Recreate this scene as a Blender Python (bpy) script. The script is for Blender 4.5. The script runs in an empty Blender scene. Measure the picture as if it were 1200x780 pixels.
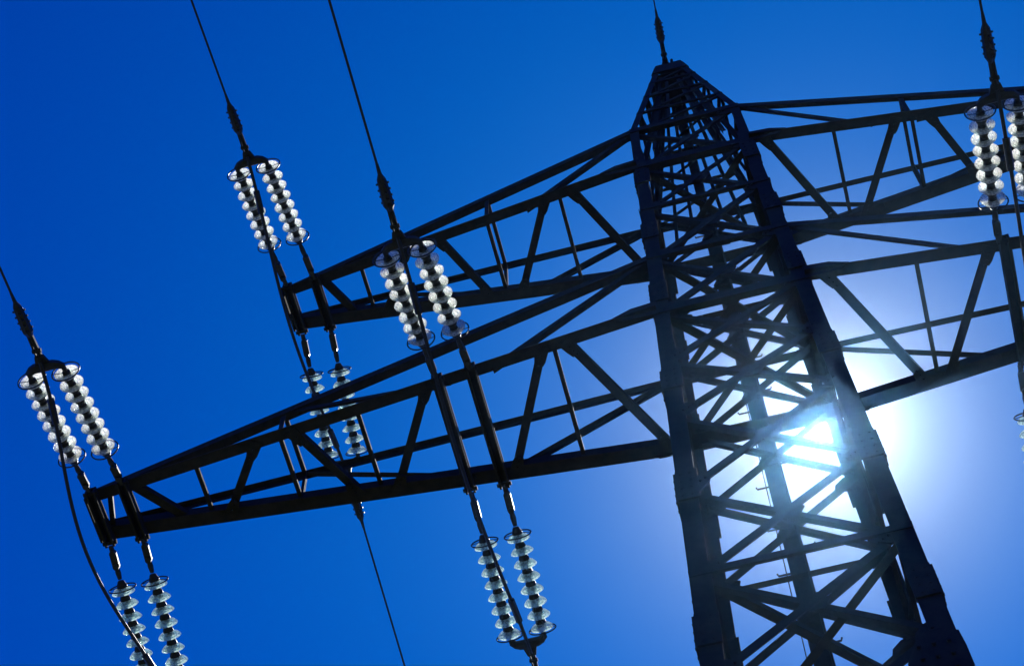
import bpy, bmesh, math, random
from mathutils import Vector, Matrix
R = math.radians
random.seed(7)
# ------------------------------------------------------------------ layout frame
# tower frame: X along the cross arms, Y along the line (away from camera), Z up,
# z = 0 at the bottom chords of the lower arms; world metres = S * (p + (0,0,ZO))
S, ZO = 0.7, 27.035
def W(p): return Vector((p[0] * S, p[1] * S, (p[2] + ZO) * S))

# ------------------------------------------------------------------ camera
C = bpy.context.scene.collection
sc = bpy.context.scene
yaw, pit, rol = -0.2291, 1.1361, -0.027
fwd = Vector((math.sin(yaw) * math.cos(pit), math.cos(yaw) * math.cos(pit), math.sin(pit)))
rgt = Vector((math.cos(yaw), -math.sin(yaw), 0.0)); up = rgt.cross(fwd)
r2 = math.cos(rol) * rgt + math.sin(rol) * up
u2 = -math.sin(rol) * rgt + math.cos(rol) * up
cam = bpy.data.cameras.new('camera'); camo = bpy.data.objects.new('camera', cam); C.objects.link(camo)
cam.sensor_width = 36.0; cam.sensor_fit = 'HORIZONTAL'; cam.lens = 72.0
cam.clip_start = 0.1; cam.clip_end = 12000
m3 = Matrix((r2, u2, -fwd)).transposed()
camo.matrix_world = Matrix.Translation(W((-0.3329, -12.4252, -24.7492))) @ m3.to_4x4()
sc.camera = camo
sc.view_settings.view_transform = 'Standard'; sc.view_settings.look = 'None'
sc.view_settings.exposure = 0.0; sc.view_settings.gamma = 1.0
sc.view_settings.use_curve_mapping = False

# ------------------------------------------------------------------ sun direction, world, sun lamp
SUN = (fwd * 2400 + r2 * (964 - 600) - u2 * (504 - 390)).normalized()
SUN_EL = math.asin(SUN.z); SUN_AZ = math.atan2(SUN.x, SUN.y)
world = bpy.data.worlds.new("World"); sc.world = world; world.use_nodes = True
nt = world.node_tree; nt.nodes.clear(); N = nt.nodes.new; L = nt.links.new
out = N('ShaderNodeOutputWorld'); bg = N('ShaderNodeBackground'); L(bg.outputs[0], out.inputs[0])
sky = N('ShaderNodeTexSky'); sky.sky_type = 'NISHITA'; sky.sun_disc = False
sky.sun_elevation = SUN_EL; sky.sun_rotation = SUN_AZ
sky.altitude = 1500; sky.air_density = 1.0; sky.dust_density = 0.3; sky.ozone_density = 6.0
SKY_STR = 0.12
GLOW_DENSITY = 2.3e-4
bg.inputs['Strength'].default_value = SKY_STR
def mth(op, a, b=None, c=None, clamp=False):
    n = N('ShaderNodeMath'); n.operation = op; n.use_clamp = clamp
    for i, v in enumerate((a, b, c)):
        if v is None: continue
        if isinstance(v, (int, float)): n.inputs[i].default_value = v
        else: L(v, n.inputs[i])
    return n.outputs[0]
def vmul(col, k):
    n = N('ShaderNodeVectorMath'); n.operation = 'MULTIPLY'
    L(col, n.inputs[0])
    if isinstance(k, tuple): n.inputs[1].default_value = k
    else: L(k, n.inputs[1])
    return n.outputs[0]
def vadd(a, b):
    n = N('ShaderNodeVectorMath'); n.operation = 'ADD'; L(a, n.inputs[0]); L(b, n.inputs[1]); return n.outputs[0]
tint = vmul(sky.outputs[0], (0.0, 0.235, 1.05))          # deep polarised blue
tc = N('ShaderNodeTexCoord')
nrm = N('ShaderNodeVectorMath'); nrm.operation = 'NORMALIZE'; L(tc.outputs['Generated'], nrm.inputs[0])
dt = N('ShaderNodeVectorMath'); dt.operation = 'DOT_PRODUCT'; L(nrm.outputs[0], dt.inputs[0]); dt.inputs[1].default_value = SUN
ang = mth('ARCCOSINE', mth('MINIMUM', dt.outputs['Value'], 0.9999999))
def lobe(width, power, col):
    e = mth('EXPONENT', mth('MULTIPLY', mth('POWER', mth('DIVIDE', ang, width), power), -1.0))
    n = N('ShaderNodeVectorMath'); n.operation = 'SCALE'; n.inputs[0].default_value = [c / SKY_STR for c in col]
    L(e, n.inputs['Scale']); return n.outputs[0]
acc = tint
LOBES = [(0.0052, 6.0, (30, 29, 27)),            # the sun's disc
         (0.018, 1.0, (3.0, 2.9, 2.6)),          # bright aureole round it
         (0.080, 1.7, (0.36, 0.26, 0.0)),
         (0.260, 1.7, (0.0, 0.13, 0.17))]
for l in LOBES: acc = vadd(acc, lobe(*l))
L(acc, bg.inputs['Color'])
sl = bpy.data.lights.new('sun', 'SUN'); sl.energy = 5.0; sl.angle = R(0.5); sl.color = (1.0, 0.95, 0.88)
slo = bpy.data.objects.new('sun', sl); C.objects.link(slo)
slo.rotation_euler = (-SUN).to_track_quat('-Z', 'Y').to_euler(); slo.location = (0, 0, 80)

# ------------------------------------------------------------------ materials
def mat(name, base, rough=0.6, metal=0.0, var=0.25, scale=6.0, bump=0.0, base2=None):
    m = bpy.data.materials.new(name); m.use_nodes = True; t = m.node_tree; b = t.nodes['Principled BSDF']
    b.inputs['Metallic'].default_value = metal
    g = t.nodes.new('ShaderNodeTexCoord'); no = t.nodes.new('ShaderNodeTexNoise')
    no.inputs['Scale'].default_value = scale; no.inputs['Detail'].default_value = 6; no.inputs['Roughness'].default_value = 0.65
    t.links.new(g.outputs['Object'], no.inputs['Vector'])
    cr = t.nodes.new('ShaderNodeValToRGB'); cr.color_ramp.elements[0].position = 0.3; cr.color_ramp.elements[1].position = 0.7
    hi = base2 or tuple(min(1, c * (1 + var)) for c in base); lo = base if base2 else tuple(c * (1 - var) for c in base)
    cr.color_ramp.elements[0].color = (*lo, 1); cr.color_ramp.elements[1].color = (*hi, 1)
    t.links.new(no.outputs['Fac'], cr.inputs[0]); t.links.new(cr.outputs[0], b.inputs['Base Color'])
    mr = t.nodes.new('ShaderNodeMapRange'); mr.inputs[3].default_value = max(0, rough - .12); mr.inputs[4].default_value = min(1, rough + .12)
    t.links.new(no.outputs['Fac'], mr.inputs[0]); t.links.new(mr.outputs[0], b.inputs['Roughness'])
    if bump:
        bp = t.nodes.new('ShaderNodeBump'); bp.inputs['Strength'].default_value = bump; bp.inputs['Distance'].default_value = 0.01
        t.links.new(no.outputs['Fac'], bp.inputs['Height']); t.links.new(bp.outputs[0], b.inputs['Normal'])
    return m
M_STEEL = mat('dark_weathered_steel', (0.010, 0.010, 0.012), 0.75, 0.0, 0.35, 9.0, 0.2, (0.038, 0.033, 0.030))
M_STEEL.node_tree.nodes['Principled BSDF'].inputs['Specular IOR Level'].default_value = 0.25
M_FIT = mat('fitting_steel', (0.05, 0.05, 0.055), 0.45, 0.7, 0.3, 20.0, 0.1)
M_CAP = mat('insulator_cap_iron', (0.035, 0.032, 0.03), 0.5, 0.5, 0.3, 30.0)
M_WIRE = mat('aluminium_conductor', (0.05, 0.05, 0.055), 0.5, 0.6, 0.2, 40.0)
M_CONC = mat('concrete', (0.30, 0.29, 0.27), 0.9, 0, 0.2, 5.0, 0.3)
M_GROUND = mat('dry_grass', (0.028, 0.045, 0.014), 0.95, 0, 0.3, 0.6, 0.4, (0.06, 0.065, 0.03))
def glass_mat(name, tint, trans, glow, low=0.45):
    m = bpy.data.materials.new(name); m.use_nodes = True; t = m.node_tree; t.nodes.clear(); n = t.nodes.new
    o = n('ShaderNodeOutputMaterial'); g = n('ShaderNodeBsdfGlass'); g.inputs['Color'].default_value = (*tint, 1); g.inputs['IOR'].default_value = 1.5
    g.inputs['Roughness'].default_value = 0.05
    tr = n('ShaderNodeBsdfTranslucent'); mx = n('ShaderNodeMixShader'); mx2 = n('ShaderNodeMixShader'); tp = n('ShaderNodeBsdfTransparent')
    tp.inputs['Color'].default_value = (*[c_ ** .6 for c_ in tint], 1)
    c = n('ShaderNodeTexCoord'); no = n('ShaderNodeTexNoise'); no.inputs['Scale'].default_value = 34; no.inputs['Detail'].default_value = 2
    t.links.new(c.outputs['Object'], no.inputs['Vector'])
    cr = n('ShaderNodeValToRGB'); cr.color_ramp.elements[0].position = 0.44; cr.color_ramp.elements[1].position = 0.58
    cr.color_ramp.elements[0].color = (low,) * 3 + (1,); cr.color_ramp.elements[1].color = (trans,) * 3 + (1,)
    t.links.new(no.outputs['Fac'], cr.inputs[0])
    tr.inputs['Color'].default_value = (*glow, 1)
    n2 = n('ShaderNodeTexNoise'); n2.inputs['Scale'].default_value = 55; t.links.new(c.outputs['Object'], n2.inputs['Vector'])
    bp = n('ShaderNodeBump'); bp.inputs['Strength'].default_value = 0.9; bp.inputs['Distance'].default_value = 0.02
    t.links.new(n2.outputs['Fac'], bp.inputs['Height'])
    for q_ in (g, tr): t.links.new(bp.outputs[0], q_.inputs['Normal'])
    mx2.inputs[0].default_value = 0.82
    t.links.new(g.outputs[0], mx2.inputs[1]); t.links.new(tp.outputs[0], mx2.inputs[2])
    oi_ = n('ShaderNodeObjectInfo'); rv = n('ShaderNodeMapRange'); rv.inputs[3].default_value = .8; rv.inputs[4].default_value = 1.1
    mu = n('ShaderNodeMath'); mu.operation = 'MULTIPLY'; mu.use_clamp = True
    t.links.new(oi_.outputs['Random'], rv.inputs[0]); t.links.new(cr.outputs[0], mu.inputs[0]); t.links.new(rv.outputs[0], mu.inputs[1])
    t.links.new(mu.outputs[0], mx.inputs[0]); t.links.new(mx2.outputs[0], mx.inputs[1]); t.links.new(tr.outputs[0], mx.inputs[2])
    t.links.new(mx.outputs[0], o.inputs[0]); return m
M_GLASS_COOL = glass_mat('cool_lit_insulator_glass', (0.74, 0.96, 0.94), 0.90, (0.86, 1.0, 0.98), 0.3)  # same glass as the near strings, cooler light put into its colours
M_GLASS_WARM = glass_mat('warm_lit_insulator_glass', (0.78, 0.96, 0.93), 0.82, (1.0, 0.95, 0.87), 0.3)  # near strings: warm sunlight from behind put into the translucent colour

# ------------------------------------------------------------------ mesh helpers (world metres, fit-frame input)
def obj(name, bm, m, parent=None, smooth=False, origin=None):
    bmesh.ops.recalc_face_normals(bm, faces=bm.faces)
    base = origin if origin is not None else (Vector() if parent is None else parent['_o'])
    base = Vector(base)
    bmesh.ops.translate(bm, verts=bm.verts, vec=-base)
    me = bpy.data.meshes.new(name); bm.to_mesh(me); bm.free(); me.materials.append(m)
    if smooth:
        for p in me.polygons: p.use_smooth = True
    o = bpy.data.objects.new(name, me); C.objects.link(o)
    if parent is not None:
        o.parent = parent; o.location = base - Vector(parent['_o'])
    else: o.location = base
    o['_o'] = tuple(base)
    return o
def empty(name, loc, label, cat, group=None):
    o = bpy.data.objects.new(name, None); C.objects.link(o); o.location = loc; o.empty_display_size = .3
    o['_o'] = tuple(loc); o['label'] = label; o['category'] = cat
    if group: o['group'] = group
    return o
def prism(bm, A, B, prof, nrm_):
    """extrude 2D profile (u along side, v along nrm) from A to B"""
    d = (B - A).normalized(); n = (nrm_ - d * nrm_.dot(d)).normalized(); s = d.cross(n)
    va = [bm.verts.new(A + s * u + n * v) for u, v in prof]; vb = [bm.verts.new(B + s * u + n * v) for u, v in prof]
    k = len(prof)
    for i in range(k): bm.faces.new((va[i], va[(i + 1) % k], vb[(i + 1) % k], vb[i]))
    bm.faces.new(va[::-1]); bm.faces.new(vb)
def angle(bm, a, b, w, nrm_, side=1, t=None, off=0.0):
    """steel angle from a to b: one flange of width w lies in the face (normal nrm), other stands inwards"""
    A, B = W(a), W(b); w = w * S; t = (t * S) if t else w * 0.11
    h = w / 2
    nrm_ = Vector(nrm_)
    A = A + nrm_.normalized() * off * S; B = B + nrm_.normalized() * off * S
    prof = [(-h, 0), (h, 0), (h, -t), (-h + t, -t), (-h + t, -w * .9), (-h, -w * .9)]
    if side < 0: prof = [(-u, v) for u, v in prof][::-1]
    prism(bm, A, B, prof, nrm_)
def flat(bm, a, b, w, nrm_, t=0.03, off=0.0):
    A, B = W(a), W(b); n = Vector(nrm_).normalized() * off * S
    h = w * S / 2; t = t * S / 2
    prism(bm, A + n, B + n, [(-h, -t), (h, -t), (h, t), (-h, t)], Vector(nrm_))
def plate(bm, c, u, v, n, pts, t):
    """polygon plate, pts in (u,v) fit units around c"""
    c = W(c); u = Vector(u).normalized() * S; v = Vector(v).normalized() * S; n = Vector(n).normalized() * S * t / 2
    a = [bm.verts.new(c + u * x + v * y + n) for x, y in pts]; b = [bm.verts.new(c + u * x + v * y - n) for x, y in pts]
    k = len(pts)
    for i in range(k): bm.faces.new((a[i], a[(i + 1) % k], b[(i + 1) % k], b[i]))
    bm.faces.new(a[::-1]); bm.faces.new(b)
def tube(bm, pts, rad, seg=8, world=False, close=False):
    P = [Vector(p) if world else W(p) for p in pts]
    k = len(P); rings = []
    rads = rad if isinstance(rad, (list, tuple)) else [rad] * k
    n0 = None
    for i, p in enumerate(P):
        if close: d = (P[(i + 1) % k] - P[i - 1])
        else: d = (P[min(i + 1, k - 1)] - P[max(i - 1, 0)])
        d.normalize()
        if n0 is None: n0 = d.orthogonal().normalized()
        n0 = (n0 - d * n0.dot(d)).normalized(); s = d.cross(n0)
        rings.append([bm.verts.new(p + (n0 * math.cos(2 * math.pi * j / seg) + s * math.sin(2 * math.pi * j / seg)) * rads[i] * S) for j in range(seg)])
    for i in range(k if close else k - 1):
        a, b = rings[i], rings[(i + 1) % k]
        for j in range(seg): bm.faces.new((a[j], a[(j + 1) % seg], b[(j + 1) % seg], b[j]))
    if not close: bm.faces.new(rings[0][::-1]); bm.faces.new(rings[-1])
def lathe(bm, c, axis, prof, seg=20):
    """c world point, axis unit vector, prof [(r, h)] metres; closed profile"""
    n0 = axis.orthogonal().normalized(); s = axis.cross(n0); rings = []
    for r, h in prof:
        if r < 1e-5: rings.append([bm.verts.new(c + axis * h)])
        else: rings.append([bm.verts.new(c + axis * h + (n0 * math.cos(2 * math.pi * j / seg) + s * math.sin(2 * math.pi * j / seg)) * r) for j in range(seg)])
    for a, b in zip(rings, rings[1:]):
        for j in range(seg):
            q = (j + 1) % seg
            if len(a) == 1 and len(b) == 1: continue
            if len(a) == 1: bm.faces.new((a[0], b[q], b[j]))
            elif len(b) == 1: bm.faces.new((a[j], a[q], b[0]))
            else: bm.faces.new((a[j], a[q], b[q], b[j]))

# ------------------------------------------------------------------ ground
bm = bmesh.new(); bmesh.ops.create_grid(bm, x_segments=80, y_segments=80, size=6000)
for v in bm.verts:
    d = math.hypot(v.co.x, v.co.y); v.co.z = 0.0 if d < 400 else 6 * math.sin(v.co.x * .002) * math.cos(v.co.y * .0017) * min(1, (d - 400) / 800)
g = obj('ground', bm, M_GROUND); g['kind'] = 'structure'

# ------------------------------------------------------------------ thin blue volume added to spread the sun's glare over the steel
hz = bpy.data.materials.new('glow_haze'); hz.use_nodes = True; t = hz.node_tree; t.nodes.clear()
o_ = t.nodes.new('ShaderNodeOutputMaterial'); pv = t.nodes.new('ShaderNodeVolumePrincipled')
pv.inputs['Color'].default_value = (0.22, 0.50, 1.0, 1); pv.inputs['Density'].default_value = GLOW_DENSITY; pv.inputs['Anisotropy'].default_value = 0.982
t.links.new(pv.outputs[0], o_.inputs['Volume'])
bm = bmesh.new(); bmesh.ops.create_cube(bm, size=1.0)
for v in bm.verts: v.co = Vector((v.co.x * 12400, v.co.y * 12400, -8.5 if v.co.z < 0 else 29.5))
h_ = obj('glow_haze', bm, hz); h_['kind'] = 'stuff'

# ------------------------------------------------------------------ tower
H, TL, TU, SL, LL, LU, WT = 5.7071, 1.8922, 1.7334, 0.0172, 9.1776, 6.8887, 0.3001
ZP = H + TU; ZC = 12.55
GZ = -ZO
def hw(z):
    if z > ZP: return hw(ZP) + (0.235 - hw(ZP)) * (z - ZP) / (ZC - ZP)
    if z < -12: return 1.05 + SL * 12 + (-12 - z) * 0.11
    return 1.05 - SL * z
def corner(sx, sy, z): h = hw(z); return (sx * h, sy * h, z)
tower = empty('transmission_tower', W((0, 0, GZ)), 'dark steel lattice pylon with pointed top and four long cross arms', 'pylon')

LEGZ = [GZ + .05, -12, ZP, ZC]
for sx, sy in ((-1, -1), (1, -1), (1, 1), (-1, 1)):
    bm = bmesh.new()
    for z0, z1, w in ((GZ + .02, -12, .34), (-12, -6.7, .235), (-6.7, -1, .22), (-1, 4.6, .21), (4.6, H + .5, .19), (H + .5, ZP, .15), (ZP, ZC, .11)):
        a, b = corner(sx, sy, z0), corner(sx, sy, z1)
        A, B = W(a), W(b); w_ = w * S; t = w_ * .1
        # L section with its heel on the corner, flanges along the two faces
        ax, ay = Vector((-sx, 0, 0)), Vector((0, -sy, 0))
        pr = [(0, 0), (w_, 0), (w_, t), (t, t), (t, w_), (0, w_)]
        va = [bm.verts.new(A + ax * u + ay * v) for u, v in pr]; vb = [bm.verts.new(B + ax * u + ay * v) for u, v in pr]
        for i in range(6): bm.faces.new((va[i], va[(i + 1) % 6], vb[(i + 1) % 6], vb[i]))
        bm.faces.new(va[::-1]); bm.faces.new(vb)
    leg = obj('leg', bm, M_STEEL, tower)
    # splice covers and gussets as sub-parts
    k = 0
    for z in [-10.9, -8.1, -5.2, -2.4, .3, 2.6, 4.9]:
        bm = bmesh.new(); z1 = z + .55 + .15 * random.random()
        h0 = hw(z) + .002; h1 = hw(z1) + .002; w_ = .25 if z < 0 else .23
        a = (sx * (h0 - w_ / 2), sy * (h0 + .0), z); b = (sx * (h1 - w_ / 2), sy * h1, z1)
        flat(bm, a, b, w_, (0, sy, 0), .025, .013)
        a = (sx * h0, sy * (h0 - w_ / 2), z); b = (sx * h1, sy * (h1 - w_ / 2), z1)
        flat(bm, a, b, w_, (sx, 0, 0), .025, .013)
        # bolt heads
        for q in range(4):
            f = (q + .5) / 4; zz = z + (z1 - z) * f; h = hw(zz) + .015
            for du in (.07, .18):
                tube(bm, [(sx * (h - du), sy * h, zz), (sx * (h - du), sy * (h + .022), zz)], .018, 6)
                tube(bm, [(sx * h, sy * (h - du), zz), (sx * (h + .022), sy * (h - du), zz)], .018, 6)
        obj('splice_plate', bm, M_STEEL, leg)
    if (sx, sy) == (1, -1):
        bm = bmesh.new(); h = hw(-9.3)
        plate(bm, (h - .18, -h - .05, -9.3), (1, 0, 0), (0, 0, 1), (0, 1, 0), [(-.32, -.7), (.22, -.75), (.20, .2), (.18, .45), (.02, .55), (-.2, .5), (-.36, .1)], .03)
        for u in (-.22, -.08, .06):
            for v in (-.5, -.3, -.1, .1, .3): tube(bm, [(h - .18 + u, -h - .03, -9.3 + v), (h - .18 + u, -h - .10, -9.3 + v)], .022, 6)
        obj('splice_plate', bm, M_STEEL, leg)
    bm = bmesh.new(); c = W((sx * hw(GZ), sy * hw(GZ), GZ))
    lathe(bm, c + Vector((0, 0, -.3)), Vector((0, 0, 1)), [(0, 0), (.55, 0), (.5, .55), (.42, .62), (0, .62)], 24)
    obj('footing', bm, M_CONC, leg)

FACES = [((-1, -1), (1, -1), (0, -1, 0)), ((-1, 1), (1, 1), (0, 1, 0)), ((-1, -1), (-1, 1), (-1, 0, 0)), ((1, -1), (1, 1), (1, 0, 0))]
NEARB = [-12, -10.45, -8.6, -6.75, -4.9, -3.05, -1.5, 0, TL, 3.8, H, ZP]
FARB = [-12, -11.0, -9.2, -7.35, -5.5, -3.66, -1.83, 0, TL, 3.8, H, ZP]
SIDEB = [-12, -10.9, -9.0, -7.1, -5.2, -3.3, -1.6, 0, TL, 3.8, H, ZP]
def brace(parent, name, a, b, w, n, side=1, off=0.0, inset=None):
    bm = bmesh.new(); angle(bm, a, b, w, n, side, None, off); return obj(name, bm, M_STEEL, parent)
for fi, (c0, c1, n) in enumerate(FACES):
    bnd = (NEARB, FARB, SIDEB, SIDEB)[fi]
    n = Vector(n)
    for z0, z1 in zip(bnd, bnd[1:]):
        inn = .1
        def pc(c, z):
            h = hw(z); v = Vector((c[0] * h, c[1] * h, z)); mid = Vector((n.x * h, n.y * h, z)); return v + (mid - v).normalized() * inn
        wide = (.115, .125, .075, .075)[fi] * (1 if z0 < 3 else .72)
        bm = bmesh.new(); angle(bm, pc(c0, z0), pc(c1, z1), wide, n, 1, None, -.035)
        tv = Vector((abs(n.y), abs(n.x), 0)); gs = 1.0 if fi < 2 else .6
        for c, zz, vs in ((c0, z0, 1), (c1, z1, -1)):
            h = hw(zz); s_ = -1 if (c[0] if n.x == 0 else c[1]) > 0 else 1; pl = Vector((c[0] * h, c[1] * h, zz)) + tv * s_ * .2 * gs - n * .02
            plate(bm, pl, tv * s_, (0, 0, vs), n, [(x * gs, y * gs) for x, y in ((-.16, -.14), (.05, -.10), (.17, .04), (.19, .14), (.06, .22), (-.16, .2))], .02)
            for u in (0, .07, .13):
                q0 = pl + tv * s_ * u * gs + Vector((0, 0, vs * (u * .8 + .02))); tube(bm, [q0 - n * .03, q0 + n * .035], .018, 6)
        obj('diagonal_brace', bm, M_STEEL, tower)
        brace(tower, 'diagonal_brace', pc(c0, z1), pc(c1, z0), .08 if fi < 2 else .06, n, -1, -.075)
        # centre gusset where the diagonals cross
        bm = bmesh.new(); h = (hw(z0) + hw(z1)) / 2
        tv = Vector((abs(n.y), abs(n.x), 0))
        plate(bm, Vector((n.x * h, n.y * h, (z0 + z1) / 2)) - n * .055, tv, (0, 0, 1), n, [(-.17, -.05), (-.05, -.15), (.08, -.14), (.17, .03), (.05, .15), (-.1, .12)], .02)
        obj('gusset_plate', bm, M_STEEL, tower)
    # horizontals
    for z, w in ((0, .2), (TL, .13), (3.8, .1), (H, .2), (ZP, .15)) + (((-6.75, .11),) if fi == 0 else ()) + (((-3.66, .09), (-9.2, .12)) if fi == 1 else ()):
        h = hw(z); a = Vector((c0[0] * h, c0[1] * h, z)); b = Vector((c1[0] * h, c1[1] * h, z))
        brace(tower, 'horizontal_strut', a, b, .30 if (fi == 1 and z == 0) else w, n, 1, .02)
# horizontal diaphragms
for z in (-6.75, 0, TL, H):
    for s_ in (1, -1):
        brace(tower, 'diaphragm_brace', (-hw(z) + .1, -s_ * (hw(z) - .1), z + .03 * s_), (hw(z) - .1, s_ * (hw(z) - .1), z + .03 * s_), .10, (0, 0, -1), s_, .0)
# out-of-frame lower body down to the footings
bm = bmesh.new()
LB = [-12, -14.6, -17.6, -20.9, GZ + .9]
for c0, c1, n in FACES:
    for z1, z0 in zip(LB, LB[1:]):
        angle(bm, corner(*c0, z0), corner(*c1, z1), .16, n, 1, None, -.03); angle(bm, corner(*c0, z1), corner(*c1, z0), .16, n, -1, None, -.07)
        angle(bm, corner(*c0, z1), corner(*c1, z1), .14, n, 1, None, -.11)
obj('lower_bracing', bm, M_STEEL, tower)

# climbing post on the far face with step bolts
bm = bmesh.new(); zt = ZC - .3
h0, h1 = hw(-12), hw(ZP)
angle(bm, (0, h0 + .03, -12), (0, h1 + .03, ZP), .23, (0, 1, 0), 1, None, .0)
angle(bm, (0, h1 + .03, ZP), (0, hw(zt) + .03, zt), .17, (0, 1, 0), 1, None, .0)
post = obj('climbing_post', bm, M_STEEL, tower)
z = -11.8; k = 0
while z < ZP:
    s_ = 1 if k % 2 else -1; y = hw(z) + .06; bm = bmesh.new()
    tube(bm, [(s_ * .06, y, z), (s_ * .26, y, z), (s_ * .27, y, z + .05)], .014, 5)
    obj('step_bolt', bm, M_FIT, post); z += .52; k += 1

# peak
bm = bmesh.new()
for i in range(4):
    c0, c1, n = FACES[i]; n = Vector(n)
    a0, a1, b0, b1 = corner(*c0, ZC - .70), corner(*c1, ZC - .70), corner(*c0, ZC - .04), corner(*c1, ZC - .04)
    va = [bm.verts.new(W(p) + n * .02) for p in (a0, a1, b1, b0)]; vb = [bm.verts.new(W(p) + n * .005) for p in (a0, a1, b1, b0)]
    for q in range(4): bm.faces.new((va[q], va[(q + 1) % 4], vb[(q + 1) % 4], vb[q]))
    bm.faces.new(va); bm.faces.new(vb[::-1])
plate(bm, (0, 0, ZC + .09), (1, 0, 0), (0, 1, 0), (0, 0, 1), [(-.19, -.12), (-.11, -.19), (.11, -.19), (.19, -.12), (.19, .12), (.11, .19), (-.11, .19), (-.19, .12)], .2)
tube(bm, [(-.04, -.32, ZC + .12), (-.04, 0, ZC + .2), (-.04, .32, ZC + .12)], [.05, .08, .05], 8)
for q in range(10):
    w_ = q * .628; tube(bm, [(.2 * math.cos(w_), .2 * math.sin(w_), ZC - .1), (.27 * math.cos(w_), .27 * math.sin(w_), ZC + .02 + .05 * (q % 3))], .03, 6)
plate(bm, (0, 0, ZC - .72), (1, 0, 0), (0, 1, 0), (0, 0, 1), [(-.30, -.30), (.30, -.30), (.30, .30), (-.30, .30)], .03)
peak = obj('peak', bm, M_STEEL, tower)
PB = [ZP, 8.75, 10.0, 11.1, ZC - .6]
for fi, (c0, c1, n) in enumerate(FACES):
    n = Vector(n)
    for z0, z1 in zip(PB, PB[1:]):
        brace(peak, 'peak_brace', corner(*c0, z0), corner(*c1, z1), .06, n, 1, -.02)
        if fi == 2: brace(peak, 'peak_brace', corner(*c0, z1), corner(*c1, z0), .05, n, -1, -.05)
        brace(peak, 'peak_strut', corner(*c0, z1), corner(*c1, z1), .065, n, 1, .01)
    tv = Vector((abs(n.y), abs(n.x), 0))
    for f in (-.62, -.28, .28, .62):
        za = H + .9 if f in (-.62, .62) else ZP
        a = n * hw(za) + tv * f * hw(za) + Vector((0, 0, za)); b = n * hw(ZC - .6) + tv * f * hw(ZC - .6) + Vector((0, 0, ZC - .6))
        brace(peak, 'peak_strut', a, b, .06, n, 1, -.08)

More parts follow.
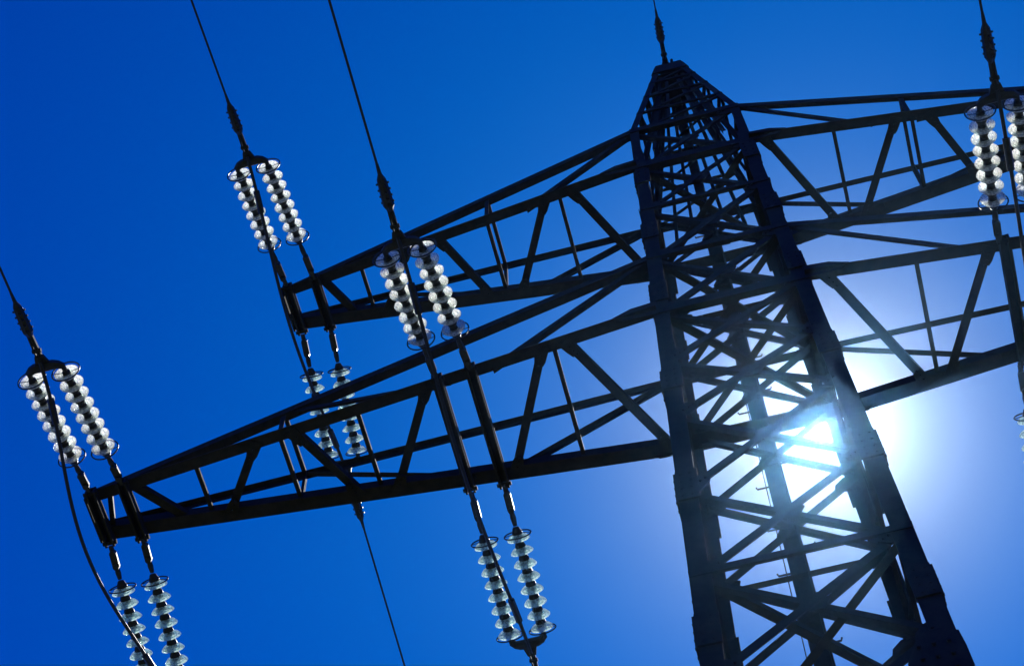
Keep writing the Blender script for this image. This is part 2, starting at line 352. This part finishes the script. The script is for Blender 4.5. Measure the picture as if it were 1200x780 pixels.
# cross arms
LOW_Z = [(8.63, 7.99), (6.74, 7.42), (6.22, 5.58), (4.26, 5.06), (2.61, 3.42), (2.30, 1.25), (8.92, 9.08)]
LOW_S = [7.66, 6.41, 5.28, 2.46]
UP_Z = [(6.30, 5.90), (4.80, 5.40), (4.30, 3.70), (2.45, 3.20), (2.02, 1.12)]
UP_S = [5.62, 3.45, 2.22]
def cross_arm(sx, z0, t, Lh, zig, struts, beams, d1, d2, framex):
    hb, ht = hw(z0), hw(z0 + t); Lx = Lh
    def yb(x): return hb + (WT - hb) * (x - hb) / (Lh - hb)
    def yt(x): return ht + (WT - ht) * (x - ht) / (Lh - ht)
    def zt(x): return z0 + t + (.16 - t) * (x - ht) / (Lh - ht)
    Bp = lambda x, sy: Vector((sx * x, sy * yb(x), z0)); Tp = lambda x, sy: Vector((sx * x, sy * yt(x), zt(x)))
    dn = Vector((0, 0, -1))
    # tip box is the arm's own mesh
    bm = bmesh.new()
    xt = Lh + .06
    flat(bm, (sx * xt, -WT - .06, z0), (sx * xt, WT + .06, z0), .26, (sx, 0, 0), .03)
    plate(bm, (sx * (xt - .25), 0, z0 + .19), (1, 0, 0), (0, 1, 0), (0, 0, 1), [(-.25, -WT), (.25, -WT), (.25, WT), (-.25, WT)], .03) if False else None
    arm = obj('cross_arm', bm, M_STEEL, tower)
    for sy in (-1, 1):
        n = Vector((0, sy, 0))
        bm = bmesh.new(); angle(bm, Bp(hb - .05, sy), Bp(Lh + .05, sy), .17 if sy < 0 else .2, (0, 0, -1), sy * sx); obj('bottom_chord', bm, M_STEEL, arm)
        bm = bmesh.new(); angle(bm, Tp(ht - .05, sy), Tp(Lh, sy), .14 if sy < 0 else .1, n, 1); obj('top_chord', bm, M_STEEL, arm)
        for xa, xb in ((ht, d1),): brace(arm, 'side_brace', Tp(xa, sy), Bp(xb, sy), .09, n, 1, -.03)
        brace(arm, 'side_brace', Tp(d2[0], sy), Bp(d2[1], sy), .085, n, 1, -.03)
        for x in framex:
            brace(arm, 'side_post', Bp(x, sy), Tp(x, sy), .07, n, 1, -.03)
        # gusset at the chord root
        bm = bmesh.new(); plate(bm, Bp(hb + .2, sy) + n * .03, (sx, 0, 0), (0, 0, 1), n, [(-.25, -.12), (.2, -.1), (.35, .06), (.1, .22), (-.25, .28)], .02); obj('gusset_plate', bm, M_STEEL, arm)
    for xn, xf in zig:
        if sx > 0: xn, xf = xf, xn
        bm = bmesh.new(); A_, B_ = Bp(xn, -1), Bp(xf, 1); angle(bm, A_, B_, .12 if (xn + xf) < 17.5 else .07, dn, 1, None, -.04)
        if abs(A_.y) > .4:
            for P_, Q_ in ((A_, B_), (B_, A_)):
                ax_ = (Q_ - P_).normalized(); sd = Vector((-ax_.y, ax_.x, 0)); c_ = P_ + ax_ * .12 + dn * .015
                plate(bm, c_, ax_, sd, dn, [(-.14, -.09), (.06, -.08), (.13, -.06), (.13, .06), (.03, .08), (-.14, .10)], .018)
                for u in (-.02, .06, .13): tube(bm, [c_ + ax_ * u - dn * .02, c_ + ax_ * u + dn * .04], .017, 6)
        obj('plan_brace', bm, M_STEEL, arm)
        pass
    for x in struts: brace(arm, 'plan_strut', Bp(x, -1), Bp(x, 1), .06, dn, 1, -.06)
    for x in framex:
        brace(arm, 'top_strut', Tp(x, -1), Tp(x, 1), .06, dn, 1, .0)
        if x not in struts: brace(arm, 'plan_strut', Bp(x, -1), Bp(x, 1), .06, dn, 1, -.06)
    for x in beams:
        bm = bmesh.new()
        a, b = Bp(x, -1) + Vector((0, -.14, -.07)), Bp(x, 1) + Vector((0, .14, -.07))
        for o in (-.055, .055):
            aa, bb = a + Vector((o, 0, 0)), b + Vector((o, 0, 0))
            flat(bm, aa, bb, .16, (1, 0, 0), .03)
        flat(bm, a + Vector((0, 0, .06)), b + Vector((0, 0, .06)), .15, (0, 0, 1), .03)
        tube(bm, [a + Vector((-.1, .04, -.03)), a + Vector((.1, .04, -.03))], .03, 8); tube(bm, [b + Vector((-.1, -.04, -.03)), b + Vector((.1, -.04, -.03))], .03, 8)
        obj('hanger_beam', bm, M_STEEL, arm)
    return Bp
BpL = {}
for sx in (-1, 1):
    BpL[('low', sx)] = cross_arm(sx, 0.0, TL, LL, LOW_Z, LOW_S, [9.14, 8.68, 4.08, 3.61], 3.35, (6.35, 3.95), [6.41] + ([] if sx < 0 else []))
    BpL[('up', sx)] = cross_arm(sx, H, TU, LU, UP_Z, UP_S, [6.84, 6.38], 2.8, (5.4, 3.5), [3.45])

# ------------------------------------------------------------------ insulator strings
def disc_mesh():
    """one glass suspension disc; axis +Z points to the steelwork end (cap side)"""
    bm = bmesh.new(); r = .164 * S
    pr = [(0.38, .30), (.50, .27), (.75, .14), (.97, -.10), (1.0, -.20), (.95, -.24), (.90, -.14), (.80, -.04), (.74, -.20), (.68, -.20), (.62, 0.0), (.52, .04), (.47, -.16), (.41, -.16), (.40, .08), (.37, .12), (0.38, .30)]
    lathe(bm, Vector(), Vector((0, 0, 1)), [(a * r, b * r) for a, b in pr], 20)
    bmesh.ops.remove_doubles(bm, verts=bm.verts, dist=1e-5); bmesh.ops.recalc_face_normals(bm, faces=bm.faces)
    g_ = bpy.data.meshes.new('glass_disc'); bm.to_mesh(g_); bm.free(); g_.materials.append(M_GLASS_WARM)
    for p in g_.polygons: p.use_smooth = True
    bm = bmesh.new()
    pr = [(0, .90), (.22, .90), (.30, .82), (.34, .68), (.42, .55), (.46, .36), (.46, .29), (.40, .2), (.36, .0), (.30, -.34), (0, -.34)]
    lathe(bm, Vector(), Vector((0, 0, 1)), [(a * r, b * r) for a, b in pr], 14); bmesh.ops.recalc_face_normals(bm, faces=bm.faces)
    c_ = bpy.data.meshes.new('metal_cap'); bm.to_mesh(c_); bm.free(); c_.materials.append(M_CAP)
    for p in c_.polygons: p.use_smooth = True
    return g_, c_
GM, CM = disc_mesh(); GT = GM.copy(); GT.name = 'cool_lit_glass_disc'; GT.materials[0] = M_GLASS_COOL  # far copy of the disc with the cooler light in its colour
SP = .19; SX = .235   # disc spacing, half distance of the two strings
def insulator(A, side, Ln, phi, dip, label):
    """A: attachment mid point (fit frame)"""
    d = Vector((math.cos(dip) * math.sin(phi), side * math.cos(dip) * math.cos(phi), -math.sin(dip)))
    xs = Vector((1, 0, 0)); xs = (xs - d * xs.dot(d)).normalized(); nn = d.cross(xs)
    A = Vector(A)
    t = empty('insulator_string', W(A), label, 'insulator string', 'double insulator strings pulled from the cross arms')
    rod = Ln - .20 - 7 * SP
    q = (-d).to_track_quat('Z', 'Y')
    for s_ in (-1, 1):
        a = A + Vector((s_ * SX, 0, 0)); off = Vector((0, 0, 0))
        b = A + d * (rod - .17) + xs * s_ * SX
        bm = bmesh.new()
        # link hardware: shackle, strap, ball eye
        k1, k2 = a.lerp(b, .22), a.lerp(b, .62)
        tube(bm, [a, k1], .036, 8)
        flat(bm, k1, k2, .10, nn, .045); tube(bm, [k1 - nn * .05, k1 + nn * .05], .045, 8); tube(bm, [k2 - nn * .05, k2 + nn * .05], .045, 8)
        tube(bm, [k2, k2.lerp(b, .5), b], [.03, .042, .03], 8)
        obj('link_rod', bm, M_FIT, t)
        for i in range(8):
            p = W(b + d * (.17 + i * SP) )
            di = bpy.data.objects.new('glass_disc', GM if side < 0 else GT); C.objects.link(di); di.parent = t
            di.location = p - Vector(t['_o']); di.rotation_euler = (q @ Matrix.Rotation(random.uniform(-.05, .05), 3, 'X').to_quaternion() @ Matrix.Rotation(random.uniform(-.05, .05), 3, 'Y').to_quaternion() @ Matrix.Rotation(random.uniform(0, 6.28), 3, 'Z').to_quaternion()).to_euler()
            di['_o'] = tuple(p)
            ca = bpy.data.objects.new('metal_cap', CM); C.objects.link(ca); ca.parent = di
        for e, i in ((-.035, 0), (.05, 7)):
            c = b + d * (.17 + i * SP + e); bm = bmesh.new(); rr = .19
            tube(bm, [c + (xs * math.cos(w) + nn * math.sin(w)) * rr for w in [2 * math.pi * j / 28 for j in range(28)]], .010, 6, False, True)
            tube(bm, [c + xs * rr, c + xs * .03 - d * .02, c - xs * .03 - d * .02, c - xs * rr], .006, 5)
            obj('guard_ring', bm, M_FIT, t)
    # yoke: curved bar joining both strings, and its eye
    Y = A + d * Ln; bm = bmesh.new()
    pts = []
    for j in range(9):
        u = -1 + j / 4; pts.append(Y + xs * u * SX * 1.05 + d * (.01 - .07 * u ** 4))
    tube(bm, pts, [.045, .06, .07, .072, .075, .072, .07, .06, .045], 8)
    for s_ in (-1, 1): tube(bm, [Y + xs * s_ * SX - d * .03, Y + xs * s_ * SX - d * .18], .035, 8)
    plate(bm, Y + d * .07, xs, d, nn, [(-.11, -.05), (.11, -.05), (.06, .12), (-.06, .12)], .04)
    obj('yoke_plate', bm, M_FIT, t)
    return Y, d, xs, nn
def conductor(Y, side, phi, dip, label, wire_r=.017, span=230.0, clamp=True, group='power conductors leaving the strings'):
    d = Vector((math.cos(dip) * math.sin(phi), side * math.cos(dip) * math.cos(phi), -math.sin(dip)))
    hd = Vector((math.sin(phi), side * math.cos(phi), 0)); Y = Vector(Y)
    kk = math.tan(dip) / span
    P = []
    for s_ in [0, .5, 1, 1.6, 2.4, 4, 6, 9, 14, 20, 30, 45, 65, 90, 120, 160, 200]:
        P.append(Y + hd * s_ + Vector((0, 0, -math.tan(dip) * s_ + kk * s_ * s_)))
    bm = bmesh.new(); tube(bm, P, wire_r, 7)
    w = obj('conductor_wire', bm, M_WIRE, None, False, W(Y)); w['label'] = label; w['category'] = 'power line'; w['group'] = group
    # dead-end clamp: clevis straps, body, bolts
    if clamp:
        bm = bmesh.new(); tube(bm, [Y - d * .12, Y + d * .4], .022, 6); xs = Vector((1, 0, 0)); nn = d.cross(xs).normalized(); k = 1.0
        for o in (-.035, .035): flat(bm, Y + xs * o, Y + d * .42 + xs * o * .8, .05, xs, .02)
        tube(bm, [Y + d * .36, Y + d * .44, Y + d * .62, Y + d * .82, Y + d * .9], [.04, .075, .07, .06, .026], 8)
        for q in (.47, .56, .65, .74):
            tube(bm, [Y + d * q - nn * .095 + xs * .02, Y + d * q + nn * .085 + xs * .02], .014, 6)
            tube(bm, [Y + d * (q + .02) - xs * .085, Y + d * (q + .02) + xs * .085], .014, 6)
        tube(bm, [Y + d * .12 - xs * .06, Y + d * .12 + xs * .06], .03, 6)
        flat(bm, Y + d * .5 + nn * .05, Y + d * .8 + nn * .06, .035, nn, .05)
        tube(bm, [Y + d * .86, Y + d * 1.05], [.03, .019], 8)
        obj('strain_clamp', bm, M_FIT, w)
    return d
def jumper(Y0, Y1, drop, bulge, label, lead=.06, r=.026):
    Y0, Y1 = Vector(Y0), Vector(Y1); P = []
    for j in range(33):
        u = j / 32; k = math.sin(math.pi * u)
        P.append(Y0.lerp(Y1, u) + Vector((bulge * k ** 2, 0, -lead - drop * k ** 1.2)))
    bm = bmesh.new(); tube(bm, P, r, 7)
    w = obj('jumper_cable', bm, M_WIRE, None, False, W(P[0])); w['label'] = label; w['category'] = 'jumper cable'; w['group'] = 'jumper cables looping under the arms'
    bm = bmesh.new(); tube(bm, P[3:6], r * 1.9, 7); obj('sleeve', bm, M_FIT, w)
    bm = bmesh.new(); tube(bm, P[-6:-3], r * 1.9, 7); obj('sleeve', bm, M_FIT, w)

DIP = R(13)
SPOTS = [ # x, z, hb(y), near(len, phi), far(len, phi), wire near phi, far phi, names
 ('tip_l', -8.91, 0.0, .33 + .12, (2.20, .0), (2.20, -1.5)),
 ('up_l', -6.61, H, .33 + .12, (2.40, -1.0), (2.27, -3.4)),
 ('mid_l', -3.845, 0.0, .80 + .12, (2.22, -2.3), (2.30, .0)),
 ('mid_r', 3.77, 0.0, .80 + .12, (2.22, -.9), (2.30, -2.5))]
NAME = {
 'tip_l': ('glass insulator pair above the tip of the lower left arm, at the far left edge',
           'glass insulator pair cut off by the bottom edge, below the lower left arm tip',
           'thin wire from the far left insulator pair up to the left edge',
           'wire leaving the bottom left insulator pair, below the picture edge',
           'curved cable hanging outside the insulators at the tip of the lower left arm'),
 'up_l': ('glass insulator pair above the tip of the upper left arm, alone against blue sky',
          'glass insulator pair behind the lower left arm, seen through its chords',
          'wire from the top edge to the insulator pair over the upper left arm tip',
          'thin wire crossing open blue sky from the lower left arm to the bottom edge',
          'cable running along the insulators at the tip of the upper left arm'),
 'mid_l': ('bright glass insulator pair between upper and lower left arms, in front of the upper arm',
           'glass insulator pair in open sky under the middle of the lower left arm',
           'wire from the top edge to the insulator pair between the two left arms',
           'short wire leaving the insulator pair under the middle of the lower left arm',
           'cable along the insulators in the middle of the lower left arm'),
 'mid_r': ('bright glass insulator pair hanging at the right edge over the upper right arm',
           'insulator pair just entering at the right edge below the lower right arm',
           'wire from the top right corner to the insulator pair at the right edge',
           'wire beyond the right edge below the lower right arm',
           'cable by the insulators at the right edge'),
}
WIRE = {'tip_l': (1.0, 0.0), 'up_l': (.5, 0.0), 'mid_l': (2.0, 0.0), 'mid_r': (-2.5, 0.0)}
WDIP = R(9)
for key, x, z, y, (ln, pn), (lf, pf) in SPOTS:
    nm = NAME[key]
    Yn, dn_, *_ = insulator((x, -y, z - .1), -1, ln, R(pn), DIP, nm[0])
    Yf, df_, *_ = insulator((x, y, z - .1), 1, lf, R(pf), DIP, nm[1])
    conductor(Yn + dn_ * .15, -1, R(WIRE[key][0]), WDIP, nm[2]); conductor(Yf + df_ * .15, 1, R(WIRE[key][1]), WDIP, nm[3])
    jumper(Yn + dn_ * .12, Yf + df_ * .12, .4 if key != 'tip_l' else .3, {'tip_l': -.24, 'up_l': -.08, 'mid_l': -.06, 'mid_r': -.06}[key], nm[4])
# earth wires from the peak
for side, lab in ((-1, 'single thin earth wire rising to the top edge from the pylon peak'), (1, 'earth wire running down behind the pylon body from its peak')):
    conductor((-.04, side * .28, ZC + .12), side, R(2.5 if side < 0 else 0), R(6), lab, .013, 230, True, 'earth wires on the peak')

for o in list(bpy.data.objects):
    if '_o' in o: del o['_o']
